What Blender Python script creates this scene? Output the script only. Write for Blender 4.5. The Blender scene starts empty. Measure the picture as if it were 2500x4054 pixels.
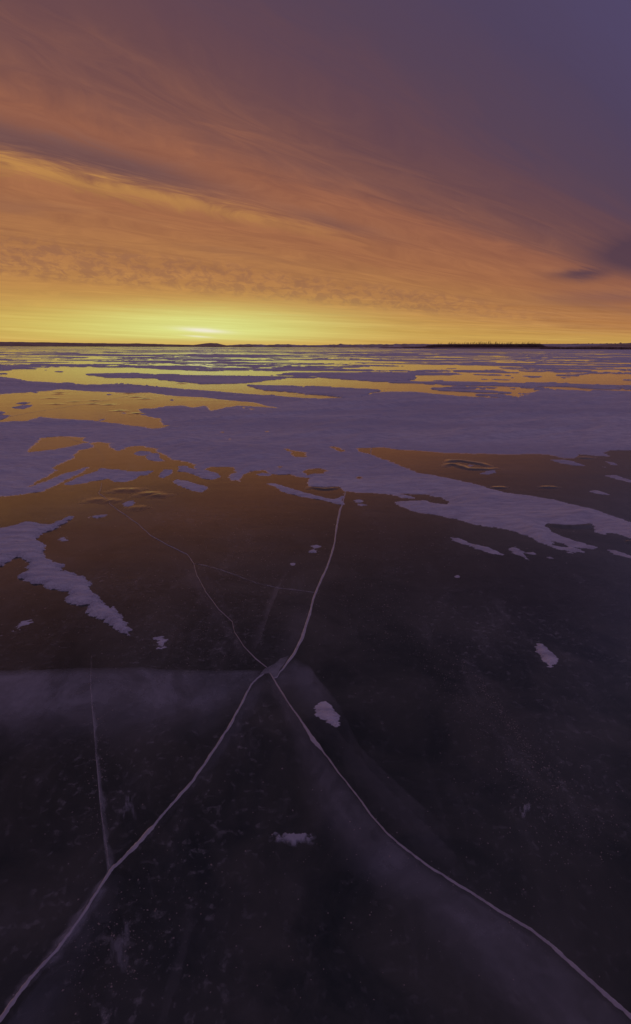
import bpy, math, random
import numpy as np
from mathutils import Matrix

random.seed(4)
RNG = np.random.default_rng(11)
SC = bpy.context.scene
COL = SC.collection

# ---------------------------------------------------------------- camera
F, CX, CY, HZ, HCAM = 2212., 1250., 2027., 1374., 1.7     # photo pixels, metres
PITCH = math.atan((CY - HZ) / F)
ROLL = math.radians(0.25)
cd = bpy.data.cameras.new('camera')
cam = bpy.data.objects.new('camera', cd)
COL.objects.link(cam)
cd.sensor_fit = 'VERTICAL'
cd.sensor_height = 24.0
cd.lens = 24.0 * F / 4054.0
cd.clip_start = 0.05
cd.clip_end = 40000
cam.matrix_world = (Matrix.Translation((0, 0, HCAM)) @ Matrix.Rotation(math.pi / 2 - PITCH, 4, 'X')
                    @ Matrix.Rotation(ROLL, 4, 'Z'))
SC.camera = cam

# ---------------------------------------------------------------- colour management
SC.view_settings.view_transform = 'Standard'
SC.view_settings.look = 'None'
SC.view_settings.exposure = 0
SC.view_settings.gamma = 1
SC.view_settings.use_curve_mapping = False
SC.render.engine = 'CYCLES'
SC.cycles.max_bounces = 8
SC.cycles.transparent_max_bounces = 12
SC.cycles.use_denoising = True


def lin(r, g, b):
    o = []
    for c in (r, g, b):
        c /= 255.
        o.append(c / 12.92 if c <= .04045 else ((c + .055) / 1.055) ** 2.4)
    return (o[0], o[1], o[2], 1)


# ---------------------------------------------------------------- node writing helper
class NT:
    def __init__(s, tree):
        s.t = tree

    def new(s, typ, **kw):
        n = s.t.nodes.new(typ)
        for k, v in kw.items():
            setattr(n, k, v)
        return n

    def put(s, sock, v):
        if hasattr(v, 'is_linked') or isinstance(v, bpy.types.NodeSocket):
            s.t.links.new(v, sock)
        else:
            sock.default_value = v

    def m(s, op, a, b=0.0, c=None, clamp=False):
        n = s.new('ShaderNodeMath', operation=op, use_clamp=clamp)
        s.put(n.inputs[0], a)
        s.put(n.inputs[1], b)
        if c is not None:
            s.put(n.inputs[2], c)
        return n.outputs[0]

    def vec(s, x, y, z=0.0):
        n = s.new('ShaderNodeCombineXYZ')
        for i, v in enumerate((x, y, z)):
            s.put(n.inputs[i], v)
        return n.outputs[0]

    def noise(s, v, scale=1.0, detail=4.0, rough=.55, dist=0.0):
        n = s.new('ShaderNodeTexNoise')
        s.put(n.inputs['Vector'], v)
        n.inputs['Scale'].default_value = scale
        n.inputs['Detail'].default_value = detail
        n.inputs['Roughness'].default_value = rough
        n.inputs['Distortion'].default_value = dist
        return n.outputs[0]

    def mix(s, fac, a, b, mode='MIX'):
        n = s.new('ShaderNodeMix', data_type='RGBA', blend_type=mode)
        s.put(n.inputs[0], fac)
        s.put(n.inputs[6], a)
        s.put(n.inputs[7], b)
        return n.outputs[2]

    def ss(s, x, lo, hi):
        n = s.new('ShaderNodeMapRange', interpolation_type='SMOOTHSTEP')
        s.put(n.inputs[0], x)
        n.inputs[1].default_value = lo
        n.inputs[2].default_value = hi
        return n.outputs[0]

    def gauss(s, x, c, w):
        d = s.m('DIVIDE', s.m('SUBTRACT', x, c), w)
        return s.m('EXPONENT', s.m('MULTIPLY', s.m('MULTIPLY', d, d), -1.0))

    def ramp(s, x, stops):
        n = s.new('ShaderNodeValToRGB')
        s.put(n.inputs[0], x)
        e = n.color_ramp.elements
        while len(e) < len(stops):
            e.new(.5)
        for k, (p, c) in enumerate(stops):
            e[k].position = p
            e[k].color = c
        return n.outputs[0]


# ---------------------------------------------------------------- sky: cloud deck lit from below, sun just up behind it
SUN_AZ, SUN_EL = math.radians(-10.9), math.radians(1.5)
world = bpy.data.worlds.new('World')
SC.world = world
world.use_nodes = True
wt = world.node_tree
wt.nodes.clear()
w = NT(wt)
tc = w.new('ShaderNodeTexCoord').outputs['Generated']
nrm = w.new('ShaderNodeVectorMath', operation='NORMALIZE')
w.put(nrm.inputs[0], tc)
sx = w.new('ShaderNodeSeparateXYZ')
w.put(sx.inputs[0], nrm.outputs[0])
X, Y, Z = sx.outputs
SA, CA = math.sin(math.radians(43)), math.cos(math.radians(43))
zc = w.m('MAXIMUM', Z, .004)
A_ = w.m('DIVIDE', w.m('ADD', w.m('MULTIPLY', X, SA), w.m('MULTIPLY', Y, CA)), zc)
Q_ = w.m('DIVIDE', w.m('SUBTRACT', w.m('MULTIPLY', Y, SA), w.m('MULTIPLY', X, CA)), zc)
lq0 = w.m('LOGARITHM', w.m('MAXIMUM', Q_, .05), math.e)
U_ = w.m('ARCTAN2', A_, w.m('MAXIMUM', Q_, .05))
EL = w.m('ARCSINE', Z)
AZ = w.m('ARCTAN2', X, Y)
wq = w.noise(w.vec(w.m('MULTIPLY', U_, 2.0), w.m('MULTIPLY', lq0, 4.0), 9.0), 1, 2, .5)
warp = w.m('MULTIPLY', w.m('SUBTRACT', wq, .5), .5)
lw = w.m('ADD', lq0, warp)
n_big = w.m('SUBTRACT', w.noise(w.vec(w.m('MULTIPLY', U_, 2.6), w.m('MULTIPLY', lw, 3.4), 3.1), 1, 5, .55, .5), .5)
n_mid = w.m('SUBTRACT', w.noise(w.vec(w.m('MULTIPLY', U_, 9.0), w.m('MULTIPLY', lw, 13.), 7.7), 1, 6, .62, .9), .5)
n_fine = w.m('SUBTRACT', w.noise(w.vec(w.m('MULTIPLY', U_, 16.0), w.m('MULTIPLY', lw, 42.), 1.7), 1, 4, .6, .8), .5)
lq = w.m('ADD', lq0, w.m('ADD', w.m('MULTIPLY', n_big, .34), w.m('MULTIPLY', n_mid, .16)))


def rp(q):
    return (math.log(q) + 1.204) / 4.605


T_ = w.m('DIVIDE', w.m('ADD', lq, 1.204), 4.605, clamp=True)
deck = w.ramp(T_, [(rp(.32), lin(128, 113, 150)), (rp(.62), lin(80, 71, 106)), (rp(1.0), lin(79, 66, 93)),  # first stop: unseen sky overhead and behind, raised to brighten the snow
                   (rp(1.4), lin(86, 67, 86)), (rp(1.75), lin(99, 70, 80)), (rp(2.1), lin(108, 74, 77)),
                   (rp(2.45), lin(125, 83, 76)), (rp(2.85), lin(149, 95, 74)), (rp(4.2), lin(160, 104, 73)),
                   (rp(5.6), lin(168, 114, 74)), (rp(7.4), lin(175, 120, 76)), (rp(10), lin(182, 129, 77)),
                   (rp(14), lin(190, 142, 80)), (rp(24), lin(198, 156, 84))])
# dark roll of cloud and the bright edge under it
dk = w.m('ADD', lq0, w.m('ADD', w.m('MULTIPLY', n_mid, .11), w.m('MULTIPLY', n_fine, .04)))
win1 = w.m('SUBTRACT', 1.0, w.ss(U_, .52, .80))
win2 = w.m('MULTIPLY', w.m('SUBTRACT', 1.0, w.ss(U_, .50, .98)), w.m('ADD', .75, n_mid))
deck = w.mix(w.m('MULTIPLY', w.m('MULTIPLY', w.gauss(dk, math.log(3.33), .080), win1), .75), deck, lin(96, 72, 80))
deck = w.mix(w.m('MULTIPLY', w.gauss(dk, math.log(3.45), .05), w.m('MULTIPLY', w.gauss(U_, .84, .09), .55)), deck, lin(118, 82, 78))
deck = w.mix(w.m('MULTIPLY', w.m('MULTIPLY', w.gauss(w.m('ADD', dk, w.m('MULTIPLY', n_fine, .12)), math.log(3.80), .050), win2), .75), deck, lin(194, 142, 76))
# thin wisps
wisp = w.m('MULTIPLY', w.m('ADD', w.m('MULTIPLY', n_mid, .9), w.m('MULTIPLY', n_fine, .45)), w.ss(lq0, .3, 1.4))
deck = w.mix(1.0, deck, w.vec(*[w.m('ADD', 1.0, w.m('MULTIPLY', wisp, k)) for k in (.60, .66, .40)]), 'MULTIPLY')
# small dappled cloudlets
pl = w.vec(w.m('MULTIPLY', AZ, 30.), w.m('MULTIPLY', w.m('ADD', EL, w.m('MULTIPLY', AZ, .1)), 62.), 0.0)
mot = w.ss(w.noise(pl, 1.6, 4, .65, .6), .40, .62)
band = w.m('MULTIPLY', w.ss(dk, math.log(5.6), math.log(6.6)), w.m('SUBTRACT', 1.0, w.ss(dk, math.log(8.6), math.log(10.5))))
band = w.m('MULTIPLY', band, w.m('SUBTRACT', 1.0, w.ss(U_, .95, 1.3)))
deck = w.mix(w.m('MULTIPLY', w.m('MULTIPLY', mot, band), .6), deck, lin(140, 94, 76))
deck = w.mix(w.m('MULTIPLY', w.m('MULTIPLY', w.gauss(lq, math.log(5.2), .10), w.ss(n_big, -.02, .2)), .4), deck, lin(140, 95, 80))
# away from the sun the deck stays in shade
sd = (math.sin(SUN_AZ) * math.cos(SUN_EL), math.cos(SUN_AZ) * math.cos(SUN_EL), math.sin(SUN_EL))
dp = w.new('ShaderNodeVectorMath', operation='DOT_PRODUCT')
w.put(dp.inputs[0], nrm.outputs[0])
dp.inputs[1].default_value = sd
ang = w.m('ARCCOSINE', w.m('MINIMUM', dp.outputs[1], 1.0))
deck = w.mix(w.m('MULTIPLY', w.ss(ang, math.radians(44), math.radians(90)), .85), deck, lin(84, 70, 96))
# darker cloud bank to the right
nb = w.m('ADD', EL, w.m('MULTIPLY', n_mid, .02))
c1 = w.m('MULTIPLY', w.gauss(AZ, .416, .045), w.gauss(nb, .108, .010))
c2 = w.m('MULTIPLY', w.m('MULTIPLY', w.gauss(AZ, .525, .085), 2.2), w.gauss(nb, .131, .023))
c3 = w.m('MULTIPLY', w.gauss(AZ, .47, .10), w.gauss(nb, .074, .012))
deck = w.mix(w.m('MULTIPLY', w.m('MINIMUM', w.m('MAXIMUM', c1, c2), 1.0), .9), deck, lin(82, 60, 75))
deck = w.mix(w.m('MULTIPLY', c3, .6), deck, lin(124, 85, 82))
# glow round the sun
da = w.m('SUBTRACT', AZ, SUN_AZ)
de = w.m('ADD', w.m('SUBTRACT', EL, SUN_EL), w.m('MULTIPLY', n_fine, .012))
g0 = w.m('MULTIPLY', w.gauss(da, -.08, .45), w.gauss(de, .0, .070))
g1 = w.m('MULTIPLY', w.gauss(da, -.06, .27), w.gauss(de, .002, .029))
g2 = w.m('MULTIPLY', w.gauss(da, .01, .20), w.gauss(de, .004, .030))
deck = w.mix(w.m('MULTIPLY', g0, .30), deck, lin(206, 160, 78))
deck = w.mix(w.m('MULTIPLY', g1, .85), deck, lin(214, 199, 100))
deck = w.mix(w.m('MULTIPLY', g2, .95), deck, lin(214, 219, 134))
hb = w.m('MULTIPLY', w.m('SUBTRACT', 1.0, w.ss(w.m('ADD', EL, w.m('MULTIPLY', n_fine, .006)), .004, .016)), w.gauss(AZ, -.15, .5))
deck = w.mix(w.m('MULTIPLY', hb, .6), deck, lin(201, 156, 80))
nh = w.m('SUBTRACT', w.noise(w.vec(w.m('MULTIPLY', AZ, 3.2), w.m('MULTIPLY', w.m('ADD', EL, w.m('MULTIPLY', AZ, .035)), 170.), 5.5), 1, 4, .6, .5), .5)
nh = w.m('MULTIPLY', nh, w.m('SUBTRACT', 1.0, w.ss(EL, .035, .085)))
deck = w.mix(1.0, deck, w.vec(*[w.m('ADD', 1.0, w.m('MULTIPLY', nh, k)) for k in (.42, .62, .85)]), 'MULTIPLY')
sl = w.m('ADD', w.m('SUBTRACT', EL, SUN_EL), w.m('MULTIPLY', da, .06))
s1 = w.m('MULTIPLY', w.gauss(da, 0, .036), w.gauss(w.m('ADD', sl, w.m('MULTIPLY', n_fine, .006)), 0, .0034))
s2 = w.m('MULTIPLY', w.gauss(da, -.008, .02), w.gauss(sl, -.0105, .0014))
deck = w.mix(w.m('MINIMUM', w.m('MULTIPLY', w.m('ADD', s1, w.m('MULTIPLY', s2, .6)), 1.1), 1.0), deck, lin(236, 231, 208))
# the clear twilight sky seen faintly through the deck
nish = w.new('ShaderNodeTexSky', sky_type='NISHITA')
nish.sun_disc = False
nish.sun_elevation = SUN_EL
nish.sun_rotation = SUN_AZ
deck = w.mix(.001, deck, nish.outputs[0], 'ADD')
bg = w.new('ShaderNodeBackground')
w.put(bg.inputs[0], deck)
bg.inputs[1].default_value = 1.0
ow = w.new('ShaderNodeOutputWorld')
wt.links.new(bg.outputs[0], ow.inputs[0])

# ---------------------------------------------------------------- the veiled sun
sl_ = bpy.data.lights.new('sun', 'SUN')
sl_.energy = .05
sl_.angle = math.radians(90)
sl_.color = (1, .60, .42)
sun = bpy.data.objects.new('sun', sl_)
COL.objects.link(sun)
from mathutils import Vector
sun.rotation_euler = (-Vector((sd[0], sd[1], math.sin(math.radians(2.0))))).to_track_quat('-Z', 'Y').to_euler()


# ================================================================ helpers
def dirs(px, py):
    px = np.asarray(px, float)
    py = np.asarray(py, float)
    x = px - CX
    y = -(py - CY)
    c, s = math.cos(ROLL), math.sin(ROLL)
    xr, yr = x * c - y * s, x * s + y * c
    cp, sp = math.cos(PITCH), math.sin(PITCH)
    return np.stack([xr, F * cp + yr * sp, -F * sp + yr * cp], -1)


def gnd(px, py, z=0.0):
    """photo pixel -> point of the horizontal plane at height z"""
    d = dirs(px, py)
    t = (z - HCAM) / d[..., 2]
    return np.stack([d[..., 0] * t, d[..., 1] * t], -1)


def at_range(px, py, dist):
    """photo pixel -> point on a vertical wall at the given ground distance"""
    d = dirs(px, py)
    t = dist / np.hypot(d[..., 0], d[..., 1])
    return np.stack([d[..., 0] * t, d[..., 1] * t, HCAM + d[..., 2] * t], -1)


def _h(ix, iy, seed):
    h = (ix.astype(np.int64) * 374761393 + iy.astype(np.int64) * 668265263 + seed * 974634777) & 0xffffffff
    h = ((h ^ (h >> 13)) * 1274126177) & 0xffffffff
    h = h ^ (h >> 16)
    return (h & 0xffff) / 65535.0


def vnoise(x, y, seed=0):
    ix, iy = np.floor(x), np.floor(y)
    fx, fy = x - ix, y - iy
    ux, uy = fx * fx * fx * (fx * (fx * 6 - 15) + 10), fy * fy * fy * (fy * (fy * 6 - 15) + 10)
    a, b = _h(ix, iy, seed), _h(ix + 1, iy, seed)
    c, d = _h(ix, iy + 1, seed), _h(ix + 1, iy + 1, seed)
    return (a + (b - a) * ux) * (1 - uy) + (c + (d - c) * ux) * uy - .5


def fbm(x, y, seed=0, octv=4, rough=.5):
    s, amp, tot = 0, 1., 0.
    for k in range(octv):
        s = s + amp * vnoise(x * 2 ** k * 1.02 + 17.3 * k, y * 2 ** k * .98 + 9.1 * k, seed + k)
        tot += amp
        amp *= rough
    return s / tot * 2            # about -1..1


def sdf(P, polys):
    """signed distance to a set of polygons (even-odd), inside positive; P (n,2)"""
    n = len(P)
    best = np.full(n, 1e30)
    ins = np.zeros(n, bool)
    for poly in polys:
        a = np.asarray(poly, float)
        b = np.roll(a, -1, 0)
        for (ax, ay), (bx, by) in zip(a, b):
            ex, ey = bx - ax, by - ay
            L = ex * ex + ey * ey + 1e-20
            qx, qy = P[:, 0] - ax, P[:, 1] - ay
            t = np.clip((qx * ex + qy * ey) / L, 0, 1)
            best = np.minimum(best, (qx - t * ex) ** 2 + (qy - t * ey) ** 2)
            if ay != by:
                cond = (ay > P[:, 1]) != (by > P[:, 1])
                ins ^= cond & (P[:, 0] < ex * (P[:, 1] - ay) / (by - ay) + ax)
    d = np.sqrt(best)
    return np.where(ins, d, -d)


def pdist(P, line):
    best = np.full(len(P), 1e30)
    tt = np.zeros(len(P))
    a = np.asarray(line, float)
    seg = np.hypot(*(a[1:] - a[:-1]).T)
    cum = np.concatenate([[0], np.cumsum(seg)])
    for k in range(len(a) - 1):
        e = a[k + 1] - a[k]
        L = e @ e + 1e-20
        q = P - a[k]
        t = np.clip((q @ e) / L, 0, 1)
        d2 = ((q - t[:, None] * e) ** 2).sum(1)
        m = d2 < best
        best[m] = d2[m]
        tt[m] = (cum[k] + t[m] * seg[k]) / cum[-1]
    return np.sqrt(best), tt


def mesh_obj(name, verts, faces, mat, parent=None, smooth=True):
    verts = np.asarray(verts, np.float32)
    me = bpy.data.meshes.new(name)
    if isinstance(faces, np.ndarray):
        nf, k = faces.shape
        me.vertices.add(len(verts))
        me.vertices.foreach_set('co', verts.ravel())
        me.loops.add(nf * k)
        me.loops.foreach_set('vertex_index', faces.astype(np.int32).ravel())
        me.polygons.add(nf)
        me.polygons.foreach_set('loop_start', np.arange(0, nf * k, k, dtype=np.int32))
        me.update(calc_edges=True)
    else:
        me.from_pydata(verts.tolist(), [], faces)
    if smooth:
        me.polygons.foreach_set('use_smooth', np.ones(len(me.polygons), bool))
    me.materials.append(mat)
    o = bpy.data.objects.new(name, me)
    COL.objects.link(o)
    if parent:
        o.parent = parent
    return o


def tag(o, label=None, cat=None, group=None, kind=None):
    for k, v in (('label', label), ('category', cat), ('group', group), ('kind', kind)):
        if v:
            o[k] = v
    return o


def grid_mesh(name, XY, Hh, mat, drop=-.003):
    """XY (r,c,2), heights (r,c); faces wholly below the ice are left out"""
    r, c = Hh.shape
    idx = np.arange(r * c).reshape(r, c)
    f = np.stack([idx[:-1, :-1], idx[:-1, 1:], idx[1:, 1:], idx[1:, :-1]], -1).reshape(-1, 4)
    up = (Hh.ravel()[f] > 0.0005).any(1)
    f = f[up]
    used, inv = np.unique(f, return_inverse=True)
    f = inv.reshape(-1, 4)
    V = np.concatenate([XY.reshape(-1, 2), np.maximum(Hh.reshape(-1, 1), drop)], 1)[used]
    # rows run away->near, columns left->right: make normals face up
    a, b, c_ = V[f[0, 0]], V[f[0, 1]], V[f[0, 2]]
    if np.cross(b - a, c_ - a)[2] < 0:
        f = f[:, ::-1]
    return mesh_obj(name, V, np.ascontiguousarray(f), mat)


def logpolar(XY):
    r = np.hypot(XY[..., 0], XY[..., 1])
    return np.arctan2(XY[..., 0], XY[..., 1]), np.log(r), r


# ================================================================ materials
def mat(name):
    m = bpy.data.materials.new(name)
    m.use_nodes = True
    m.node_tree.nodes.clear()
    return m, NT(m.node_tree)


def out(n, shader):
    o = n.new('ShaderNodeOutputMaterial')
    n.t.links.new(shader, o.inputs[0])


def principled(n, color, rough=.8, bump=None, alpha=None, spec=.3):
    p = n.new('ShaderNodeBsdfPrincipled')
    n.put(p.inputs['Base Color'], color)
    n.put(p.inputs['Roughness'], rough)
    p.inputs['Specular IOR Level'].default_value = spec
    if bump is not None:
        n.put(p.inputs['Normal'], bump)
    if alpha is not None:
        n.put(p.inputs['Alpha'], alpha)
    out(n, p.outputs[0])


def bumpn(n, h, dist, strength=1.0, normal=None):
    b = n.new('ShaderNodeBump')
    n.put(b.inputs['Height'], h)
    b.inputs['Distance'].default_value = dist
    b.inputs['Strength'].default_value = strength
    if normal is not None:
        n.put(b.inputs['Normal'], normal)
    return b.outputs[0]


def pos(n):
    return n.new('ShaderNodeNewGeometry').outputs['Position']


def scaled(n, v, s, rot=0.0):
    mp = n.new('ShaderNodeMapping')
    n.put(mp.inputs[0], v)
    mp.inputs['Scale'].default_value = s
    mp.inputs['Rotation'].default_value = (0, 0, rot)
    return mp.outputs[0]


M_SNOW, n = mat('wind_packed_snow')
p = pos(n)
grain = n.noise(p, 90, 3, .6)
crust = n.noise(scaled(n, p, (3.6, 13, 5), .22), 1, 6, .68, .4)
wide = n.noise(scaled(n, p, (.12, .5, 1), -.5), 1, 4, .55)
b1 = bumpn(n, crust, .055, 1.0)
b2 = bumpn(n, grain, .0025, .5, b1)
colr = n.mix(n.ss(wide, .3, .7), (.70, .68, .74, 1), (.95, .92, .92, 1))
colr = n.mix(n.m('MULTIPLY', n.ss(crust, .40, .62), .6), colr, (.62, .60, .68, 1))
principled(n, colr, .75, b2, spec=.2)


def ice_surface(n, body):
    p = pos(n)
    w1 = n.noise(scaled(n, p, (2.4, 4.0, 1), .12), 1, 5, .6, .5)
    w2 = n.noise(scaled(n, p, (.22, .9, 1), -.1), 1, 3, .5, .3)
    w3 = n.noise(p, 55, 3, .6)
    nb_ = bumpn(n, w2, .004, 1.0)
    nb_ = bumpn(n, w1, .0012, 1.0, nb_)
    nb_ = bumpn(n, w3, .0005, 1.0, nb_)
    ge = n.new('ShaderNodeNewGeometry')
    dt = n.new('ShaderNodeVectorMath', operation='DOT_PRODUCT')
    n.put(dt.inputs[0], ge.outputs['Incoming'])
    n.put(dt.inputs[1], nb_)
    cs = n.m('ABSOLUTE', dt.outputs[1])
    refl = n.m('ADD', .018, n.m('MULTIPLY', .98, n.m('POWER', n.m('SUBTRACT', 1.0, n.m('MINIMUM', cs, 1.0)), 4.5)))
    g = n.new('ShaderNodeBsdfGlossy')
    n.put(g.inputs['Roughness'], n.m('ADD', .035, n.m('MULTIPLY', w1, .06)))
    n.put(g.inputs['Normal'], nb_)
    mx = n.new('ShaderNodeMixShader')
    n.t.links.new(refl, mx.inputs[0])
    n.t.links.new(body, mx.inputs[1])
    n.t.links.new(g.outputs[0], mx.inputs[2])
    out(n, mx.outputs[0])


M_ICE, n = mat('clear_black_ice')
tr = n.new('ShaderNodeBsdfTransparent')
tr.inputs[0].default_value = (.93, .95, .96, 1)
ice_surface(n, tr.outputs[0])

M_DEEP, n = mat('dark_lake_water')
p = pos(n)
t_ = n.ss(n.noise(scaled(n, p, (1.1, 1.1, 1), .5), 1, 6, .62, .6), .3, .7)
d_ = n.new('ShaderNodeBsdfDiffuse')
n.put(d_.inputs[0], n.mix(t_, (.030, .042, .036, 1), (.12, .118, .095, 1)))
out(n, d_.outputs[0])

M_ICEB, n = mat('bulged_black_ice')
d_ = n.new('ShaderNodeBsdfDiffuse')
d_.inputs[0].default_value = (.07, .075, .06, 1)
ice_surface(n, d_.outputs[0])

M_CRACK, n = mat('white_crack_ice')
p = pos(n)
c_ = n.noise(p, 22, 4, .6)
principled(n, n.mix(c_, (.32, .30, .33, 1), (.66, .62, .66, 1)), .38, bumpn(n, c_, .001, .5), spec=.6)

M_THIN, n = mat('thin_crack_ice')
p = pos(n)
c_ = n.noise(p, 15, 4, .6)
principled(n, (.75, .70, .72, 1), .38, None, n.m('MULTIPLY', n.ss(c_, .2, .7), .36), spec=.6)

M_VEIL, n = mat('milky_fracture_ice')
at = n.new('ShaderNodeAttribute', attribute_name='milkiness')
p = pos(n)
v1 = n.noise(scaled(n, p, (2.6, 2.6, 2.6), .4), 1, 6, .66, .8)
v2 = n.noise(p, 26, 3, .7)
al = n.m('MULTIPLY', at.outputs['Fac'], n.m('ADD', .45, n.m('MULTIPLY', n.ss(v1, .30, .70), .85)))
al = n.m('MULTIPLY', al, n.m('ADD', .75, n.m('MULTIPLY', v2, .5)))
d_ = n.new('ShaderNodeBsdfDiffuse')
d_.inputs[0].default_value = (.56, .54, .58, 1)
tr = n.new('ShaderNodeBsdfTransparent')
mx = n.new('ShaderNodeMixShader')
n.put(mx.inputs[0], al)
n.t.links.new(tr.outputs[0], mx.inputs[1])
n.t.links.new(d_.outputs[0], mx.inputs[2])
out(n, mx.outputs[0])

M_MILK, n = mat('cloudy_ice')
p = pos(n)
a1 = n.ss(n.noise(scaled(n, p, (.9, .5, 1), .7), 1, 5, .6, .8), .45, .75)
a2 = n.ss(n.noise(p, 24, 4, .75), .52, .72)
a3 = n.ss(n.noise(scaled(n, p, (7, 2.2, 1), -.6), 1, 4, .7, .5), .5, .75)
al = n.m('ADD', n.m('MULTIPLY', a1, .05), n.m('MULTIPLY', n.m('ADD', .25, a1), n.m('ADD', n.m('MULTIPLY', a2, .42), n.m('MULTIPLY', a3, .18))))
d_ = n.new('ShaderNodeBsdfDiffuse')
d_.inputs[0].default_value = (.54, .51, .50, 1)
tr = n.new('ShaderNodeBsdfTransparent')
mx = n.new('ShaderNodeMixShader')
n.put(mx.inputs[0], al)
n.t.links.new(tr.outputs[0], mx.inputs[1])
n.t.links.new(d_.outputs[0], mx.inputs[2])
out(n, mx.outputs[0])

M_BUB, n = mat('trapped_bubble')
principled(n, (.52, .42, .37, 1), .5)


def simple(name, c0, c1, sc, rough=.95, det=4):
    m, n = mat(name)
    p = pos(n)
    principled(n, n.mix(n.ss(n.noise(p, sc, det, .6), .35, .65), c0, c1), rough, spec=.1)
    return m


M_HILL = simple('winter_grass_hill', (.36, .25, .18, 1), (.52, .40, .32, 1), .012)
M_HILL2 = simple('badland_hill', (.38, .29, .23, 1), (.72, .66, .66, 1), .016)
M_WOOD = simple('dark_brushwood', (.22, .14, .125, 1), (.36, .24, .21, 1), .25)
M_BARK = simple('bare_bark', (.18, .11, .085, 1), (.28, .18, .14, 1), .8)

# ================================================================ ice, water below
ice = mesh_obj('lake_ice', [(-9000, -6000, 0), (9000, -6000, 0), (9000, 9000, 0), (-9000, 9000, 0)], [(0, 1, 2, 3)], M_ICE)
tag(ice, 'clear dark lake ice mirroring the sunset sky', 'ice', None, 'structure')
deep = mesh_obj('lake_water', [(-9000, -6000, -.75), (9000, -6000, -.75), (9000, 9000, -.75), (-9000, 9000, -.75)], [(0, 1, 2, 3)], M_DEEP)
tag(deep, 'black water under the clear ice', 'water', None, 'structure')


mesh_obj('cloudy_layer', [(-14, -4, -.16), (14, -4, -.16), (14, 16, -.16), (-14, 16, -.16)], [(0, 1, 2, 3)], M_MILK, ice)


# ================================================================ snow
def zm(pts, x0, y0, s):
    return [(x0 + x / s, y0 + y / s) for x, y in pts]


def snow(name, polys, label, cat='snow patch', group=None, step=2.0, T=.03, edge=.012, jag=.010, relief=.0014, seed=1, kind=None, pad=26, dune=0.0):
    allp = np.concatenate([np.asarray(q, float) for q in polys])
    x0, y0 = allp.min(0) - (pad, pad * .6)
    x1, y1 = allp.max(0) + (pad, pad * .6)
    xs = np.arange(x0, x1, step * 1.4)
    ys = np.arange(y0, y1, step * .55)
    PX, PY = np.meshgrid(xs, ys)
    XY = gnd(PX, PY)
    gp = []
    for q in polys:
        q = np.asarray(q, float)
        d = []
        for k in range(len(q)):
            a, b = q[k], q[(k + 1) % len(q)]
            m = max(1, int(np.hypot(*(b - a)) // 60))
            for j in range(m):
                d.append(a + (b - a) * j / m)
        gp.append(gnd(np.array(d)[:, 0], np.array(d)[:, 1]))
    S = sdf(XY.reshape(-1, 2), gp).reshape(PX.shape)
    az, lr, r = logpolar(XY)
    j1 = fbm(az * 16, lr * 26, seed, 3)
    j2 = fbm(az * 55, lr * 120, seed + 20, 4, .6)
    j3 = fbm(az * 42 + 1.2 * j2, lr * 210, seed + 30, 4, .65)
    s = S / r + jag * (.8 * j1 + .75 * j2) + (.0016 + .75 * jag) * j3
    rel = fbm(az * 60, lr * 110, seed + 40, 4, .6) + .7 * fbm(az * 22, lr * 50, seed + 50, 3)
    k = 1 - np.exp(-np.maximum(s, 0) / edge)
    h = T * k + r * relief * 1.8 * rel * np.clip(s / (edge * .8), 0, 1)
    if dune:
        ca, sa = math.cos(.62), math.sin(.62)
        u, v = XY[..., 0] * ca + XY[..., 1] * sa, -XY[..., 0] * sa + XY[..., 1] * ca
        dn = 1 - np.abs(fbm(u * .12, v * .55, seed + 70, 4, .55)) * 2.2
        h += dune * np.clip(dn, 0, 1) ** 2 * np.clip(s / .10, 0, 1)
    h = np.where(s > 0, np.maximum(h, .0006), s * r * .25)
    o = grid_mesh(name, XY, h, M_SNOW)
    return tag(o, label, cat, group, kind)


TOP = [(-700, 1484), (0, 1490), (67, 1500), (112, 1509), (180, 1513), (337, 1523), (478, 1519), (562, 1525), (703, 1537), (843, 1547),
       (912, 1554), (1053, 1565), (1193, 1575), (1278, 1578), (1351, 1576), (1424, 1575), (1480, 1555), (1560, 1549), (1650, 1551),
       (1706, 1558), (1819, 1568), (1931, 1575), (2043, 1575), (2130, 1548), (2156, 1536), (2212, 1545), (2302, 1553), (2381, 1555),
       (2500, 1557), (3200, 1560)]
LAKE = zm([(-900, 570), (-300, 562), (0, 553), (180, 545), (285, 518), (420, 530), (640, 542), (800, 560), (940, 580), (1100, 602), (1210, 575), (1145, 572),
           (1135, 545), (1130, 528), (1040, 512), (1000, 500), (990, 462), (1070, 460), (1170, 440), (1290, 437), (1360, 452), (1440, 438)],
          0, 1360, 1.7788) + zm([(60, 475), (180, 450), (250, 438), (540, 455), (460, 440), (370, 415), (200, 400), (0, 380)], 800, 1360, 1.7788) \
    + zm([(1200, 365), (1050, 345), (860, 345), (640, 335), (540, 328), (430, 322), (330, 333), (150, 345), (0, 358), (-300, 352), (-900, 350)], 0, 1360, 1.7788)
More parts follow.
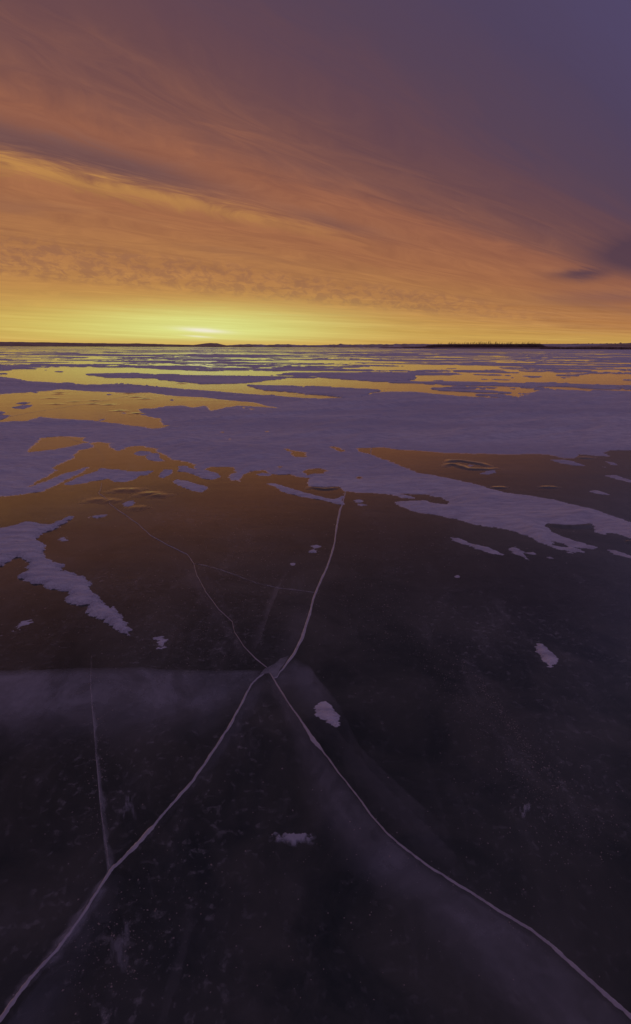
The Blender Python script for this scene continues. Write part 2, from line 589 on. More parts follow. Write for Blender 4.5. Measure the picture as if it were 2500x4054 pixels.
BAY = [(-700, 2010), (-80, 1972), (0, 1964), (96, 1955), (169, 1944), (225, 1916), (270, 1894), (337, 1866), (346, 1850), (315, 1859), (270, 1871), (219, 1888),
       (186, 1905), (118, 1927), (143, 1908), (191, 1882), (219, 1863), (208, 1851), (247, 1832), (287, 1812), (304, 1784), (343, 1776),
       (374, 1767), (354, 1755), (382, 1750), (433, 1753), (467, 1750), (433, 1759), (450, 1776), (469, 1785), (500, 1771), (554, 1764),
       (624, 1776), (624, 1787), (652, 1801), (686, 1818), (748, 1827), (781, 1840), (770, 1854), (795, 1859), (811, 1857), (839, 1846),
       (929, 1848), (935, 1871), (907, 1877), (912, 1899), (949, 1905), (966, 1877), (991, 1865), (1042, 1861), (1081, 1874), (1115, 1876),
       (1149, 1874), (1194, 1888), (1233, 1891), (1216, 1916), (1227, 1927), (1340, 1927), (1368, 1944), (1418, 1949), (1520, 1955),
       (1576, 1964), (1598, 1971), (1640, 1972), (1626, 1964), (1576, 1953), (1650, 1956), (1684, 1956), (1717, 1965), (1751, 1968),
       (1782, 1987), (1768, 1997), (1712, 1992), (1684, 1983), (1650, 1984), (1559, 1986), (1587, 2003), (1650, 2024), (1734, 2038),
       (1819, 2055), (1875, 2074), (1920, 2084), (1987, 2091), (2043, 2105), (2111, 2128), (2116, 2136), (2178, 2159), (2184, 2163),
       (2229, 2175), (2273, 2184), (2318, 2189), (2297, 2175), (2258, 2161), (2243, 2167), (2217, 2166), (2184, 2154), (2190, 2145),
       (2175, 2139), (2229, 2148), (2282, 2164), (2348, 2172), (2362, 2166), (2318, 2152), (2258, 2136), (2217, 2121), (2181, 2106),
       (2160, 2084), (2169, 2074), (2217, 2081), (2270, 2084), (2318, 2081), (2336, 2074), (2354, 2082), (2362, 2106), (2392, 2112),
       (2410, 2107), (2443, 2111), (2500, 2127), (2700, 2175), (3100, 2240), (3100, 2190), (2700, 2120), (2500, 2069), (2409, 2038), (2325, 2010), (2246, 1993), (2190, 1979), (2100, 1962),
       (1999, 1951), (1942, 1934), (1875, 1914), (1762, 1889), (1650, 1872), (1643, 1866), (1559, 1835), (1503, 1815), (1475, 1801),
       (1418, 1787), (1416, 1773), (1520, 1770), (1576, 1778), (1650, 1782), (1762, 1792), (1875, 1795), (2010, 1799), (2088, 1796),
       (2173, 1799), (2240, 1812), (2280, 1813), (2285, 1796), (2325, 1799), (2370, 1805), (2412, 1805), (2386, 1791), (2426, 1782),
       (2500, 1782), (2700, 1776), (3100, 1770), (3200, 1560)]
Z1 = lambda pts: zm(pts, 0, 1680, 1.7788)
Z2 = lambda pts: zm(pts, 800, 1680, 1.7788)
Z3 = lambda pts: zm(pts, 1650, 1740, 1.7788)
Z4 = lambda pts: zm(pts, 0, 1360, 1.7788)
holes = [LAKE,
         [(160, 1732), (247, 1727), (343, 1732), (332, 1742), (344, 1752), (281, 1767), (214, 1781), (112, 1792), (121, 1770), (152, 1747)],
         Z2([(560, 170), (610, 170), (650, 185), (690, 190), (740, 195), (735, 230), (660, 230), (630, 220), (620, 195)]),
         Z2([(890, 158), (940, 153), (1010, 185), (990, 195), (940, 180)]),
         Z2([(705, 335), (750, 312), (830, 310), (885, 325), (850, 345), (740, 360)]),
         Z2([(525, 298), (550, 292), (572, 297), (550, 308)]), Z2([(1075, 375), (1100, 368), (1140, 374), (1115, 390)]),
         Z2([(133, 55), (148, 50), (157, 58), (145, 63)]), Z2([(183, 103), (197, 97), (208, 104), (196, 110)]),
         Z2([(450, 47), (464, 46), (466, 54), (455, 55)]),
         zm([(275, 447), (300, 445), (318, 452), (295, 455)], 800, 1360, 1.7788), zm([(328, 460), (350, 456), (370, 462), (345, 468)], 800, 1360, 1.7788)]
main_poly = TOP + BAY[::-1]
snow('snow_field', [main_poly] + holes, 'broad purple snow field spread right across the middle of the frozen lake', 'snow field',
     step=3.4, T=.022, edge=.014, jag=.0042, relief=.0009, seed=3, dune=.10)

PATCH = [
    ([(-260, 2130), (-60, 2095), (0, 2094), (37, 2084), (70, 2079), (107, 2071), (154, 2073), (148, 2081), (200, 2077), (230, 2068), (259, 2057), (285, 2049), (274, 2058),
      (255, 2073), (222, 2088), (174, 2107), (148, 2112), (146, 2140), (163, 2147), (167, 2177), (181, 2214), (211, 2225), (244, 2231),
      (256, 2242), (231, 2251), (237, 2262), (281, 2266), (307, 2281), (344, 2303), (350, 2329), (381, 2355), (415, 2396), (463, 2433),
      (481, 2466), (506, 2503), (524, 2518), (515, 2521), (493, 2503), (459, 2488), (452, 2466), (422, 2451), (385, 2446), (367, 2431),
      (352, 2407), (333, 2397), (304, 2397), (274, 2383), (265, 2366), (289, 2355), (287, 2336), (237, 2336), (200, 2327), (163, 2314),
      (137, 2296), (83, 2288), (85, 2279), (115, 2262), (120, 2225), (89, 2210), (70, 2204), (41, 2214), (0, 2236), (-60, 2250), (-260, 2300)],
     'long branching snow drift tapering to a point on the dark ice at left', 1.7, .030, .010),
    ([(237, 2133), (256, 2125), (259, 2140), (246, 2137)], 'tiny snow fleck beside the head of the branching drift', 1.0, .008, .008),
    ([(67, 2477), (93, 2459), (126, 2451), (104, 2471), (74, 2492), (57, 2494)], 'small ragged snow scrap on black ice below the branching drift', 1.2, .008, .009),
    ([(355, 2050), (375, 2041), (432, 2036), (415, 2045), (385, 2055)], 'thin slanted snow sliver left of the pale thin crack', 1.2, .010, .006),
    ([(490, 1994), (506, 1984), (535, 1979), (527, 1996), (512, 2004), (496, 2003)], 'small rounded snow patch among the shining ice humps', 1.2, .014, .004),
    (Z1([(460, 420), (510, 398), (570, 370), (640, 345), (700, 330), (705, 312), (790, 318), (890, 325), (900, 335), (1000, 335), (1090, 325),
         (1060, 345), (990, 360), (950, 385), (880, 405), (800, 400), (770, 380), (690, 390), (590, 412), (500, 425)]),
     'wing-shaped snow island across the mouth of the orange ice bay', 1.6, .022, .005),
    (Z1([(1120, 345), (1160, 318), (1235, 320), (1210, 350), (1150, 378), (1115, 370)]), 'squarish snow block just right of the wing-shaped island', 1.3, .020, .004),
    (Z1([(1260, 295), (1310, 293), (1370, 318), (1430, 318), (1512, 335), (1555, 370), (1500, 388), (1430, 380), (1350, 345), (1255, 330)]),
     'elongated snow island at the right end of the island row', 1.4, .020, .004),
    (Z1([(1215, 405), (1250, 388), (1330, 400), (1390, 425), (1460, 440), (1420, 475), (1360, 465), (1290, 435)]),
     'slanting snow bar lying alone in front of the island row', 1.4, .018, .005),
    (Z1([(950, 205), (990, 188), (1050, 192), (1070, 205), (1020, 218), (970, 220)]), 'smaller upper snow islet inside the orange ice bay', 1.2, .018, .003),
    (Z1([(1030, 228), (1070, 205), (1110, 205), (1130, 235), (1160, 260), (1110, 262), (1040, 250)]), 'larger lower snow islet inside the orange ice bay', 1.2, .018, .003),
    (Z2([(445, 415), (500, 415), (560, 430), (650, 460), (760, 490), (870, 520), (930, 530), (970, 515), (1000, 500), (1008, 480), (990, 545), (1000, 565),
         (940, 555), (850, 530), (700, 505), (640, 490), (560, 470), (530, 440)]), 'curved snow tongue reaching the top of the wide crack', 1.4, .018, .004),
    (Z2([(385, 350), (430, 340), (500, 352), (470, 362), (400, 360)]), 'flat snow fleck in the shallow brown cove', 1.1, .010, .003),
    (Z2([(1080, 540), (1105, 530), (1130, 545), (1100, 555)]), 'small snow fleck right of the wide crack top', 1.0, .010, .004),
    (Z2([(1095, 562), (1130, 558), (1165, 570), (1120, 574)]), 'broken snow crumb just under the fleck by the wide crack', 1.0, .008, .004),
    (Z3([(950, 143), (1010, 142), (1100, 155), (1175, 183), (1090, 178), (1010, 165)]), 'long snow sliver just below the snow field, right of the ring', 1.2, .014, .004),
    (Z3([(1335, 155), (1370, 160), (1410, 178), (1370, 175)]), 'short snow sliver near the right edge under the snow field', 1.0, .010, .003),
    (Z3([(1305, 188), (1350, 196), (1320, 197)]), 'hair-thin snow sliver below the short sliver at right', 1.0, .008, .003),
    (Z3([(1340, 255), (1400, 252), (1470, 275), (1512, 290), (1600, 305), (1600, 316), (1512, 302), (1420, 280)]), 'snow streak running out at the right edge above the ridge', 1.2, .014, .004),
    (Z3([(1215, 363), (1270, 363), (1345, 388), (1290, 382)]), 'lone thin snow streak on brown ice above the ridge', 1.0, .012, .004),
    (Z3([(235, 688), (300, 700), (400, 738), (500, 765), (608, 810), (540, 803), (440, 770), (330, 735), (270, 715)]), 'long blade of snow on black ice below the ridge', 1.3, .016, .004),
    (Z3([(645, 765), (690, 757), (750, 785), (740, 805), (790, 845), (730, 820), (680, 795)]), 'ragged bent snow patch right of the long blade', 1.2, .014, .006),
    (Z3([(765, 797), (820, 793), (855, 808), (800, 808)]), 'small lens of snow beside the ragged bent patch', 1.0, .010, .003),
    (Z3([(910, 826), (950, 826), (970, 840), (930, 838)]), 'lower small lens of snow, farther right of the bent patch', 1.0, .010, .003),
    (Z3([(1350, 780), (1400, 785), (1512, 815), (1600, 840), (1600, 862), (1480, 830), (1400, 808)]), 'snow strip leaving the picture at right below the ridge', 1.2, .016, .005),
    (Z3([(1055, 793), (1075, 791), (1102, 799), (1070, 799)]), 'tiny snow chip under the forked end of the ridge', .9, .008, .002),
    (Z3([(455, 240), (490, 225), (545, 216), (552, 232), (500, 245)]), 'smooth snow pad at the near right rim of the ice ring', 1.0, .016, .0015),
    (Z3([(356, 182), (378, 177), (399, 182), (378, 190)]), 'small oval of snow lying inside the ice ring', .9, .016, .0012),
    ([(2122, 2547), (2151, 2549), (2168, 2569), (2192, 2590), (2201, 2619), (2180, 2640), (2159, 2619), (2126, 2574)], 'leaf-shaped snow patch alone on the black ice at right', 1.2, .012, .006),
    (zm([(1060, 940), (1110, 870), (1180, 845), (1240, 880), (1280, 930), (1310, 1010), (1335, 1100), (1300, 1140), (1210, 1100), (1150, 1040), (1060, 985)], 900, 2500, 3.024),
     'oval feathered snow patch close to where the cracks meet', 1.2, .012, .006),
    ([(1800, 2283), (1805, 2277), (1816, 2276), (1823, 2282), (1818, 2287), (1806, 2287)], 'pea-like dot of snow on black ice under the long blade', .8, .008, .001),
    ([(1148, 2233), (1154, 2228), (1166, 2228), (1172, 2234), (1163, 2239), (1152, 2238)], 'small white oval of snow above the faint branch crack', .9, .009, .001),
    ([(1228, 2184), (1240, 2165), (1253, 2158), (1262, 2163), (1250, 2176), (1246, 2190)], 'ragged snow tuft left of the wide crack', 1.0, .008, .007),
    ([(620, 2528), (640, 2524), (655, 2534), (645, 2545), (650, 2560), (636, 2562), (634, 2545)], 'broken snow crumbs on black ice right of the drift tip', 1.0, .006, .010),
    ([(0, 2505), (18, 2506), (22, 2514), (8, 2518), (-6, 2515)], 'faint snow scrap at the left edge of the black ice', 1.0, .006, .009),
    (Z4([(80, 452), (150, 440), (235, 432), (215, 447), (160, 460)]), 'dark-edged snow island at the left of the golden ice', 1.2, .03, .0015),
    (Z4([(100, 424), (160, 416), (218, 416), (180, 424)]), 'narrow snow strip above the island on the golden ice', 1.0, .02, .001),
    (Z4([(-120, 512), (0, 503), (75, 506), (40, 525), (0, 533), (-120, 540)]), 'snow tongue entering the golden ice from the left edge', 1.2, .03, .0015),
    (Z4([(-60, 488), (0, 485), (42, 486), (15, 497), (-60, 499)]), 'thin snow spit at the left edge above the tongue', 1.0, .02, .001),
    (Z4([(850, 488), (880, 486), (900, 492), (868, 493)]), 'snow chip beside the largest dimple of the golden ice', 1.0, .02, .0008),
    (Z4([(1195, 396), (1215, 393), (1230, 400), (1205, 402)]), 'snow chip near the far right of the golden ice', 1.0, .02, .0008),
    (Z4([(745, 358), (775, 356), (795, 361), (760, 364)]), 'snow chip along the far edge of the golden ice', 1.0, .02, .0008),
    (Z4([(225, 343), (255, 339), (272, 344), (245, 348)]), 'snow chip by the left far edge of the golden ice', 1.0, .02, .0008),
    (Z4([(690, 541), (720, 531), (748, 529), (735, 540), (705, 545)]), 'snow nib standing off the near shore of the golden ice', 1.0, .02, .001),
]
for k, (poly, label, step, T, jag) in enumerate(PATCH):
    snow('snow_drift' if k == 0 else 'snow_patch', [poly], label, 'snow drift' if k == 0 else 'snow patch',
         group=None if k == 0 else 'scattered snow patches on the ice', step=step, T=T, jag=jag, edge=.006, relief=.0009, seed=100 + 7 * k, pad=14)

# ---- the far belt of wind-laid snow streaks, one mass nobody could count
S2B = [(326, 1481), (410, 1478), (560, 1480), (700, 1485), (800, 1487), (1000, 1490), (1140, 1497), (1000, 1513), (800, 1519), (730, 1512), (560, 1496), (420, 1493)]
POSP = [S2B,
        [(963, 1523), (1025, 1543), (1160, 1554), (1283, 1562), (1362, 1574), (1420, 1573), (1480, 1553), (1560, 1549), (1463, 1543), (1306, 1531), (1137, 1529)],
        [(1210, 1478), (1300, 1480), (1480, 1484), (1650, 1486), (1650, 1500), (1500, 1510), (1400, 1508), (1290, 1495)],
        [(800, 1408), (950, 1404), (1100, 1404), (960, 1420), (800, 1420)],
        [(1900, 1519), (2050, 1520), (2200, 1519), (2150, 1530), (2010, 1526)],
        [(0, 1448), (60, 1447), (160, 1449), (90, 1460), (0, 1468)]]
NEGP = [[(11, 1470), (100, 1462), (330, 1481), (420, 1493), (560, 1496), (730, 1512), (800, 1520), (990, 1516), (1150, 1498), (1300, 1497), (1500, 1510),
         (1640, 1522), (1740, 1545), (1600, 1549), (1463, 1542), (1300, 1530), (1137, 1527), (960, 1521), (1025, 1541), (1160, 1552), (1280, 1560),
         (1360, 1574), (1278, 1577), (1193, 1574), (1053, 1564), (912, 1553), (843, 1546), (703, 1536), (562, 1524), (478, 1518), (337, 1522),
         (180, 1512), (112, 1508), (67, 1498)],
        [(100, 1455), (340, 1453), (500, 1453), (640, 1462), (840, 1468), (1000, 1462), (1100, 1470), (1140, 1478), (1050, 1487), (800, 1486),
         (640, 1480), (560, 1478), (410, 1476), (330, 1479)],
        [(1210, 1457), (1400, 1456), (1650, 1443), (1800, 1444), (2000, 1446), (2140, 1458), (1950, 1461), (1750, 1458), (1650, 1468), (1480, 1466)],
        [(1830, 1484), (2000, 1490), (2230, 1500), (2330, 1480), (2500, 1478), (2600, 1478), (2600, 1530), (2400, 1525), (2200, 1513), (2000, 1518),
         (1850, 1505), (1650, 1510), (1650, 1484)],
        [(2160, 1533), (2240, 1529), (2380, 1540), (2500, 1545), (2600, 1547), (2600, 1556), (2380, 1554), (2300, 1552), (2212, 1544)],
        [(1785, 1524), (1900, 1526), (2000, 1529), (2127, 1539), (2110, 1542), (1960, 1534), (1850, 1528)],
        [(1650, 1530), (1690, 1535), (1780, 1552), (1960, 1571), (2030, 1574), (1931, 1574), (1819, 1567), (1706, 1557), (1650, 1550)]]




def lens(x0, y0, x1, y1, t, ox, oy=1360, k=1.7788):
    x0, y0, x1, y1, t = ox + x0 / k, oy + y0 / k, ox + x1 / k, oy + y1 / k, t / k
    top = [(x0 + (x1 - x0) * f, y0 + (y1 - y0) * f - t * .5 * math.sin(math.pi * f) ** .6 * (1 + .5 * math.sin(f * 9 + x0))) for f in (0, .15, .3, .5, .7, .85, 1)]
    bot = [(x0 + (x1 - x0) * f, y0 + (y1 - y0) * f + t * .5 * math.sin(math.pi * f) ** .6 * (1 + .5 * math.sin(f * 7 + y0))) for f in (.85, .7, .5, .3, .15)]
    return top + bot


for L in ((350, 95, 660, 100, 9), (0, 118, 230, 130, 14), (190, 142, 560, 154, 13), (-60, 165, 300, 176, 16), (180, 196, 560, 204, 9), (360, 212, 630, 219, 9), (640, 160, 960, 172, 9),
          (830, 152, 1260, 186, 12), (1080, 166, 1512, 196, 15), (700, 122, 1512, 138, 12), (550, 241, 680, 233, 8), (0, 213, 130, 214, 10), (600, 84, 1300, 92, 7), (60, 70, 700, 74, 6),
          (900, 102, 1500, 108, 6), (760, 247, 960, 252, 6), (540, 254, 640, 253, 5), (1060, 262, 1170, 268, 5)):
    POSP.append(lens(*L, 0))
for L in ((0, 100, 480, 104, 9), (0, 124, 620, 130, 9), (500, 118, 1480, 128, 8), (120, 72, 900, 80, 7), (700, 94, 1500, 97, 6)):
    POSP.append(lens(*L, 800)) if L[1] in (104, 128) else NEGP.append(lens(*L, 800))
for L in ((230, 218, 900, 244, 22), (530, 192, 1150, 214, 16), (420, 88, 640, 94, 12), (530, 130, 850, 136, 12), (0, 75, 190, 77, 8), (60, 97, 350, 99, 9), (0, 131, 450, 135, 10),
          (850, 144, 1300, 152, 9), (1000, 180, 1512, 200, 12), (800, 112, 1280, 116, 8), (900, 96, 1480, 98, 6), (200, 60, 800, 66, 6), (820, 236, 1250, 252, 14), (0, 243, 380, 262, 16)):
    NEGP.append(lens(*L, 1650))


def far_belt():
    lr = np.linspace(math.log(17.5), math.log(1250), 520)
    az = np.linspace(-.80, .80, 1500)
    AZg, LR = np.meshgrid(az, lr)
    R = np.exp(LR)
    XY = np.stack([R * np.sin(AZg), R * np.cos(AZg)], -1)
    # photo coordinates of every vertex, to follow the traced streaks
    x, y, z = XY[..., 0], XY[..., 1], -HCAM
    cp, sp = math.cos(PITCH), math.sin(PITCH)
    zz = y * cp - z * sp
    yy = y * sp + z * cp
    u, v = x / zz * F, yy / zz * F
    c, s = math.cos(ROLL), math.sin(ROLL)
    PX, PY = CX + u * c + v * s, CY - (-u * s + v * c)
    dep = np.arctan(HCAM / R) * F
    st = LR + .10 * fbm(AZg * 3, LR * 3, 900, 2)
    coarse = fbm(AZg * 5.5, st * 13.0, 501, 5, .55)
    mid = fbm(AZg * 7.0, st * 30.0, 611, 5, .6)
    wgt = np.clip(dep / 150, 0, 1)
    fine = fbm(AZg * 10.0 + coarse, st * 70.0, 701, 5, .65)
    f = .45 * coarse + .75 * mid + (1.0 - .40 * wgt) * fine
    f += -.22 + .19 * np.clip((PX - 900) / 1600, -.8, 1.2) + .14 * np.clip((34 - dep) / 30, 0, 1) * np.clip((PX - 700) / 1200, -.6, 1)
    P = np.stack([PX.ravel(), PY.ravel() * 5], -1)
    inb = (dep.ravel() > 18) & (np.abs(PX.ravel() - 1250) < 1900)
    gsum = np.zeros(P.shape[0])
    for polys, sg in ((POSP, 1), (NEGP, -1)):
        for q in polys:
            q5 = [(a, b * 5) for a, b in q]
            lo, hi = np.min(q5, 0) - 60, np.max(q5, 0) + 60
            m = inb & (P[:, 0] > lo[0]) & (P[:, 0] < hi[0]) & (P[:, 1] > lo[1]) & (P[:, 1] < hi[1])
            dd = sdf(P[m], [q5])
            g = np.clip(dd / 22 + .3, 0, 1)
            gsum[m] = gsum[m] * (1 - g) + sg * g
    gsum = gsum.reshape(f.shape)
    f = f * (1 - .25 * np.abs(gsum)) + .44 * gsum
    f += .24 * fbm(AZg * 34, LR * 130, 777, 4, .6)
    ytop = np.interp(PX, [p[0] for p in TOP], [p[1] for p in TOP])
    f = np.where(PY > ytop + .5, -1, f)
    f = np.where(gsum > .2, f, f)
    h = np.where(f > 0, .010 + .045 * (1 - np.exp(-f / .12)) + .00006 * R * fbm(AZg * 60, LR * 100, 333, 3), f * .1)
    h = np.where((f > 0), np.maximum(h, .002), h)
    o = grid_mesh('snow_streaks', XY, h, M_SNOW)
    tag(o, 'countless thin wind-laid snow streaks on golden ice towards the far shore', 'snow', None, 'stuff')


far_belt()


# ================================================================ ice ridges, rings and humps
def ridge(name, lines, label, cat, sig=(6, 10), hgt=.02, step=1.6, group=None, taper=.25, seed=0):
    """lines: crest polylines in photo pixels; sig: (far, near) falloff in thousandths of range"""
    allp = np.concatenate([np.asarray(q, float) for q in lines])
    x0, y0 = allp.min(0) - (46, 22)
    x1, y1 = allp.max(0) + (46, 30)
    PX, PY = np.meshgrid(np.arange(x0, x1, step), np.arange(y0, y1, step * .6))
    XY = gnd(PX, PY)
    P = XY.reshape(-1, 2)
    r = np.hypot(P[:, 0], P[:, 1])
    h = np.zeros(len(P))
    for q in lines:
        q = np.asarray(q, float)
        d = [q[0]]
        for k in range(len(q) - 1):
            for j in range(1, 7):
                d.append(q[k] + (q[k + 1] - q[k]) * j / 6)
        d = np.array(d)
        for _ in range(3):
            d[1:-1] = (d[:-2] + 2 * d[1:-1] + d[2:]) / 4
        g = gnd(d[:, 0], d[:, 1])
        dist, t = pdist(P, g)
        nr = np.hypot(g[:, 0], g[:, 1])
        rc = np.interp(t, np.linspace(0, 1, len(nr)), nr)
        near = r < rc
        s = np.where(near, sig[1], sig[0]) * rc / 1000.
        k = np.exp(-(dist / s) ** 2) * np.clip(np.minimum(t, 1 - t) / taper, .12, 1) ** .7
        k *= 1 + .25 * fbm(t * 9, t * 0, seed + 5, 2)
        h = np.maximum(h, hgt * k)
    h -= hgt * .03
    o = grid_mesh(name, XY, h.reshape(PX.shape), M_ICEB, drop=-.001)
    return tag(o, label, cat, group)


ZE = lambda pts: zm(pts, 1700, 1780, 3.78)
ridge('ice_ring', [ZE([(270, 205), (310, 180), (350, 166), (430, 164), (560, 180), (650, 192), (750, 208), (830, 228), (900, 250)]),
                   ZE([(235, 252), (290, 228), (340, 218), (420, 234), (520, 268), (600, 290), (750, 292), (900, 293), (985, 280)])],
      'raised oval ring of refrozen ice shaped like an eye', 'ice ring', (8, 8), .0105, 1.3, seed=3)
ridge('ice_ridge', [zm([(380, 172), (440, 150), (520, 160), (620, 180), (720, 186), (830, 170), (900, 145), (965, 142)], 1150, 1900, 5.04)],
      'sagging crescent ridge of ice above the curved snow tongue', 'ice ridge', (9, 8), .0085, 1.2, seed=5)
ridge('ice_ridge', [zm([(395, 184), (560, 206), (740, 216), (900, 206), (960, 182), (1015, 205)], 2050, 2020, 3.36)],
      'dark crescent ridge of ice cutting into the snow ridge at right', 'ice ridge', (8, 11), .010, 1.3, seed=6)
ZH = lambda pts: zm(pts, 300, 1880, 3.78)
for pts, lab, hg in (([(560, 245), (660, 228), (740, 222), (800, 228), (980, 208)], 'uppermost shining ice hump right of the thin crack', .022),
                     ([(940, 302), (1060, 280), (1180, 278), (1240, 308), (1400, 296)], 'brightest shining ice hump, just above the rounded snow patch', .022),
                     ([(160, 402), (330, 366), (500, 385), (690, 402)], 'broad dull ice swell crossed by the thin crack', .016),
                     ([(780, 497), (920, 490), (1080, 485)], 'low ice swell under the rounded snow patch', .012)):
    ridge('ice_hump', [ZH(pts)], lab, 'ice hump', (12, 16), hg * .34, 1.5, 'shining ice humps', seed=9)
for pts, lab in (([(1950, 1932), (1975, 1930), (2006, 1929)], 'glinting ice hump just above the snow ridge'),
                 ([(2140, 1930), (2180, 1928), (2212, 1930)], 'faint ice hump on brown ice above the snow ridge'),
                 ([(2290, 1813), (2325, 1812), (2352, 1813)], 'thin glinting ice hump tucked under the snow field edge'),
                 ([(2478, 2140), (2500, 2146), (2530, 2150)], 'ice hump at the right edge below the snow ridge')):
    ridge('ice_hump', [pts], lab, 'ice hump', (7, 7), .0065, 1.2, 'small glinting ice humps', seed=12)
DIMP = [((355, 388), 36, 'dark-fronted ice bump farthest left on the golden ice'), ((412, 347), 22, 'small ice bump closest to the far snow edge, left part of the golden ice'),
        ((405, 358), 24, 'ice bump just in front of the left far-edge bump on the golden ice'), ((388, 428), 40, 'long dark ice bump nearest the hairline crack, left of it'),
        ((518, 411), 26, 'ice bump between the two long bumps behind the hairline crack'), ((655, 403), 28, 'ice bump right behind the middle of the hairline crack'),
        ((765, 433), 34, 'ice bump in front of the hairline crack, middle of the golden ice'), ((840, 476), 40, 'largest ice bump on the golden ice, with a bright near rim'),
        ((648, 428), 22, 'small ice bump sitting on the hairline crack'), ((1020, 391), 36, 'wide ice bump at the right end of the hairline crack'),
        ((910, 354), 24, 'ice bump against the far snow edge near the end of the hairline crack'), ((958, 379), 20, 'smallest ice bump, between the wide bump and the far snow edge'),
        ((1275, 284), 40, 'ice bump on the yellow ice strip beyond the snow band'), ((962, 494), 34, 'ice bump touching the snow point at the right of the golden ice')]
for k, ((x, y), wd, _) in enumerate(DIMP):
    c = Z4([(x, y)])[0]
    wpx = wd / 1.7788
    ridge('ice_bump', [[(c[0] - wpx, c[1] + .5), (c[0], c[1] - .6), (c[0] + wpx, c[1] + .3)]], _, 'ice bump', (10, 6), .016, 1.0,
          'small bumps on the golden ice', .45, 30 + k)


# ================================================================ cracks
def resample(line, d):
    a = np.asarray(line, float)
    seg = np.hypot(*(a[1:, :2] - a[:-1, :2]).T)
    cum = np.concatenate([[0], np.cumsum(seg)])
    n_ = max(2, int(cum[-1] / d))
    s = np.linspace(0, cum[-1], n_)
    return np.stack([np.interp(s, cum, a[:, k]) for k in range(a.shape[1])], -1)


def crack(name, line, label, wmat=None, jit=1.6, z=.003, crest=.003, seed=0, d=3.):
    """line: (px, py, width in photo pixels)"""
    a = resample(line, d)
    tg = np.gradient(a[:, :2], axis=0)
    tg /= np.hypot(tg[:, 0], tg[:, 1])[:, None] + 1e-9
    nm = np.stack([-tg[:, 1], tg[:, 0]], -1)
    s = np.arange(len(a)) * d
    off = jit * (1.3 * fbm(s / 60., s * 0 + seed, seed, 3) + .5 * fbm(s / 16., s * 0 + seed, seed + 3, 3, .7))
    wl = a[:, 2] * .36 * np.clip(1 + .6 * fbm(s / 40., s * 0, seed + 7, 4, .7), .25, 2)
    wr = a[:, 2] * .36 * np.clip(1 + .6 * fbm(s / 40., s * 0, seed + 11, 4, .7), .25, 2)
    c = a[:, :2] + nm * off[:, None]
    L, R_ = c + nm * wl[:, None], c - nm * wr[:, None]
    gl, gc, gr = gnd(L[:, 0], L[:, 1]), gnd(c[:, 0], c[:, 1]), gnd(R_[:, 0], R_[:, 1])
    m = len(a)
    V = np.concatenate([np.column_stack([gl, np.full(m, z - .0025)]), np.column_stack([gc, np.full(m, z + crest)]), np.column_stack([gr, np.full(m, z - .0025)])])
    i = np.arange(m - 1)
    f = np.concatenate([np.stack([i, i + m, i + m + 1, i + 1], -1), np.stack([i + m, i + 2 * m, i + 2 * m + 1, i + m + 1], -1)])
    if np.cross(V[f[0, 1]] - V[f[0, 0]], V[f[0, 2]] - V[f[0, 0]])[2] < 0:
        f = f[:, ::-1]
    o = mesh_obj(name, V, np.ascontiguousarray(f), wmat or M_CRACK)
    return tag(o, label, 'ice crack')


def veil(parent, A, B, dA, dB, zA=-.012, zB=-.14, nx=90, ny=26, name='fracture_plane', prof=None):
    """a sloping sheet of milky ice between photo lines A (near the surface) and B (deeper); density dA -> dB"""
    def rs(l, m):
        a = np.asarray(l, float)
        cum = np.concatenate([[0], np.cumsum(np.hypot(*(a[1:] - a[:-1]).T))])
        s = np.linspace(0, cum[-1], m)
        o_ = np.stack([np.interp(s, cum, a[:, k]) for k in range(2)], -1)
        for _ in range(2):
            o_[1:-1] = (o_[:-2] + 2 * o_[1:-1] + o_[2:]) / 4
        return o_
    a, b = rs(A, nx), rs(B, nx)
    tt = np.linspace(0, 1, nx) * len(A) * 2.2
    vs = int(abs(A[0][0]) + abs(B[0][1])) % 997
    a[1:-1, 1] += 5 * fbm(tt, tt * 0, vs, 4, .6)[1:-1]
    b += 16 * np.stack([fbm(tt, tt * 0 + 3, vs + 1, 3), fbm(tt, tt * 0 + 7, vs + 2, 3)], -1)
    ga, gb = gnd(a[:, 0], a[:, 1], zA), gnd(b[:, 0], b[:, 1], zB)
    t = np.linspace(0, 1, ny)[:, None, None]
    P = ga[None] * (1 - t) + gb[None] * t
    z = (zA + (zB - zA) * t[..., 0]) * np.ones((ny, nx))
    T, S = np.meshgrid(np.linspace(0, 1, ny), np.linspace(0, 1, nx), indexing='ij')
    den = (dA + (dB - dA) * T) * np.clip((1 - T) / .6, 0, 1) ** 1.3 * np.clip(T / .10 + .25, 0, 1)
    den = den * (1 + .45 * fbm(S * len(A) * 1.3, T * 5, vs + 9, 4, .6))
    den = den * np.clip(np.minimum(S, 1 - S) / (.06 if prof else .22) + (prof or 0), 0, 1)
    if prof == 'both':
        pass
    V = np.concatenate([P.reshape(-1, 2), z.reshape(-1, 1)], 1)
    idx = np.arange(ny * nx).reshape(ny, nx)
    f = np.stack([idx[:-1, :-1], idx[:-1, 1:], idx[1:, 1:], idx[1:, :-1]], -1).reshape(-1, 4)
    o = mesh_obj(name, V, f, M_VEIL, parent)
    at_ = o.data.attributes.new('milkiness', 'FLOAT', 'POINT')
    at_.data.foreach_set('value', den.ravel().astype(np.float32))
    return o


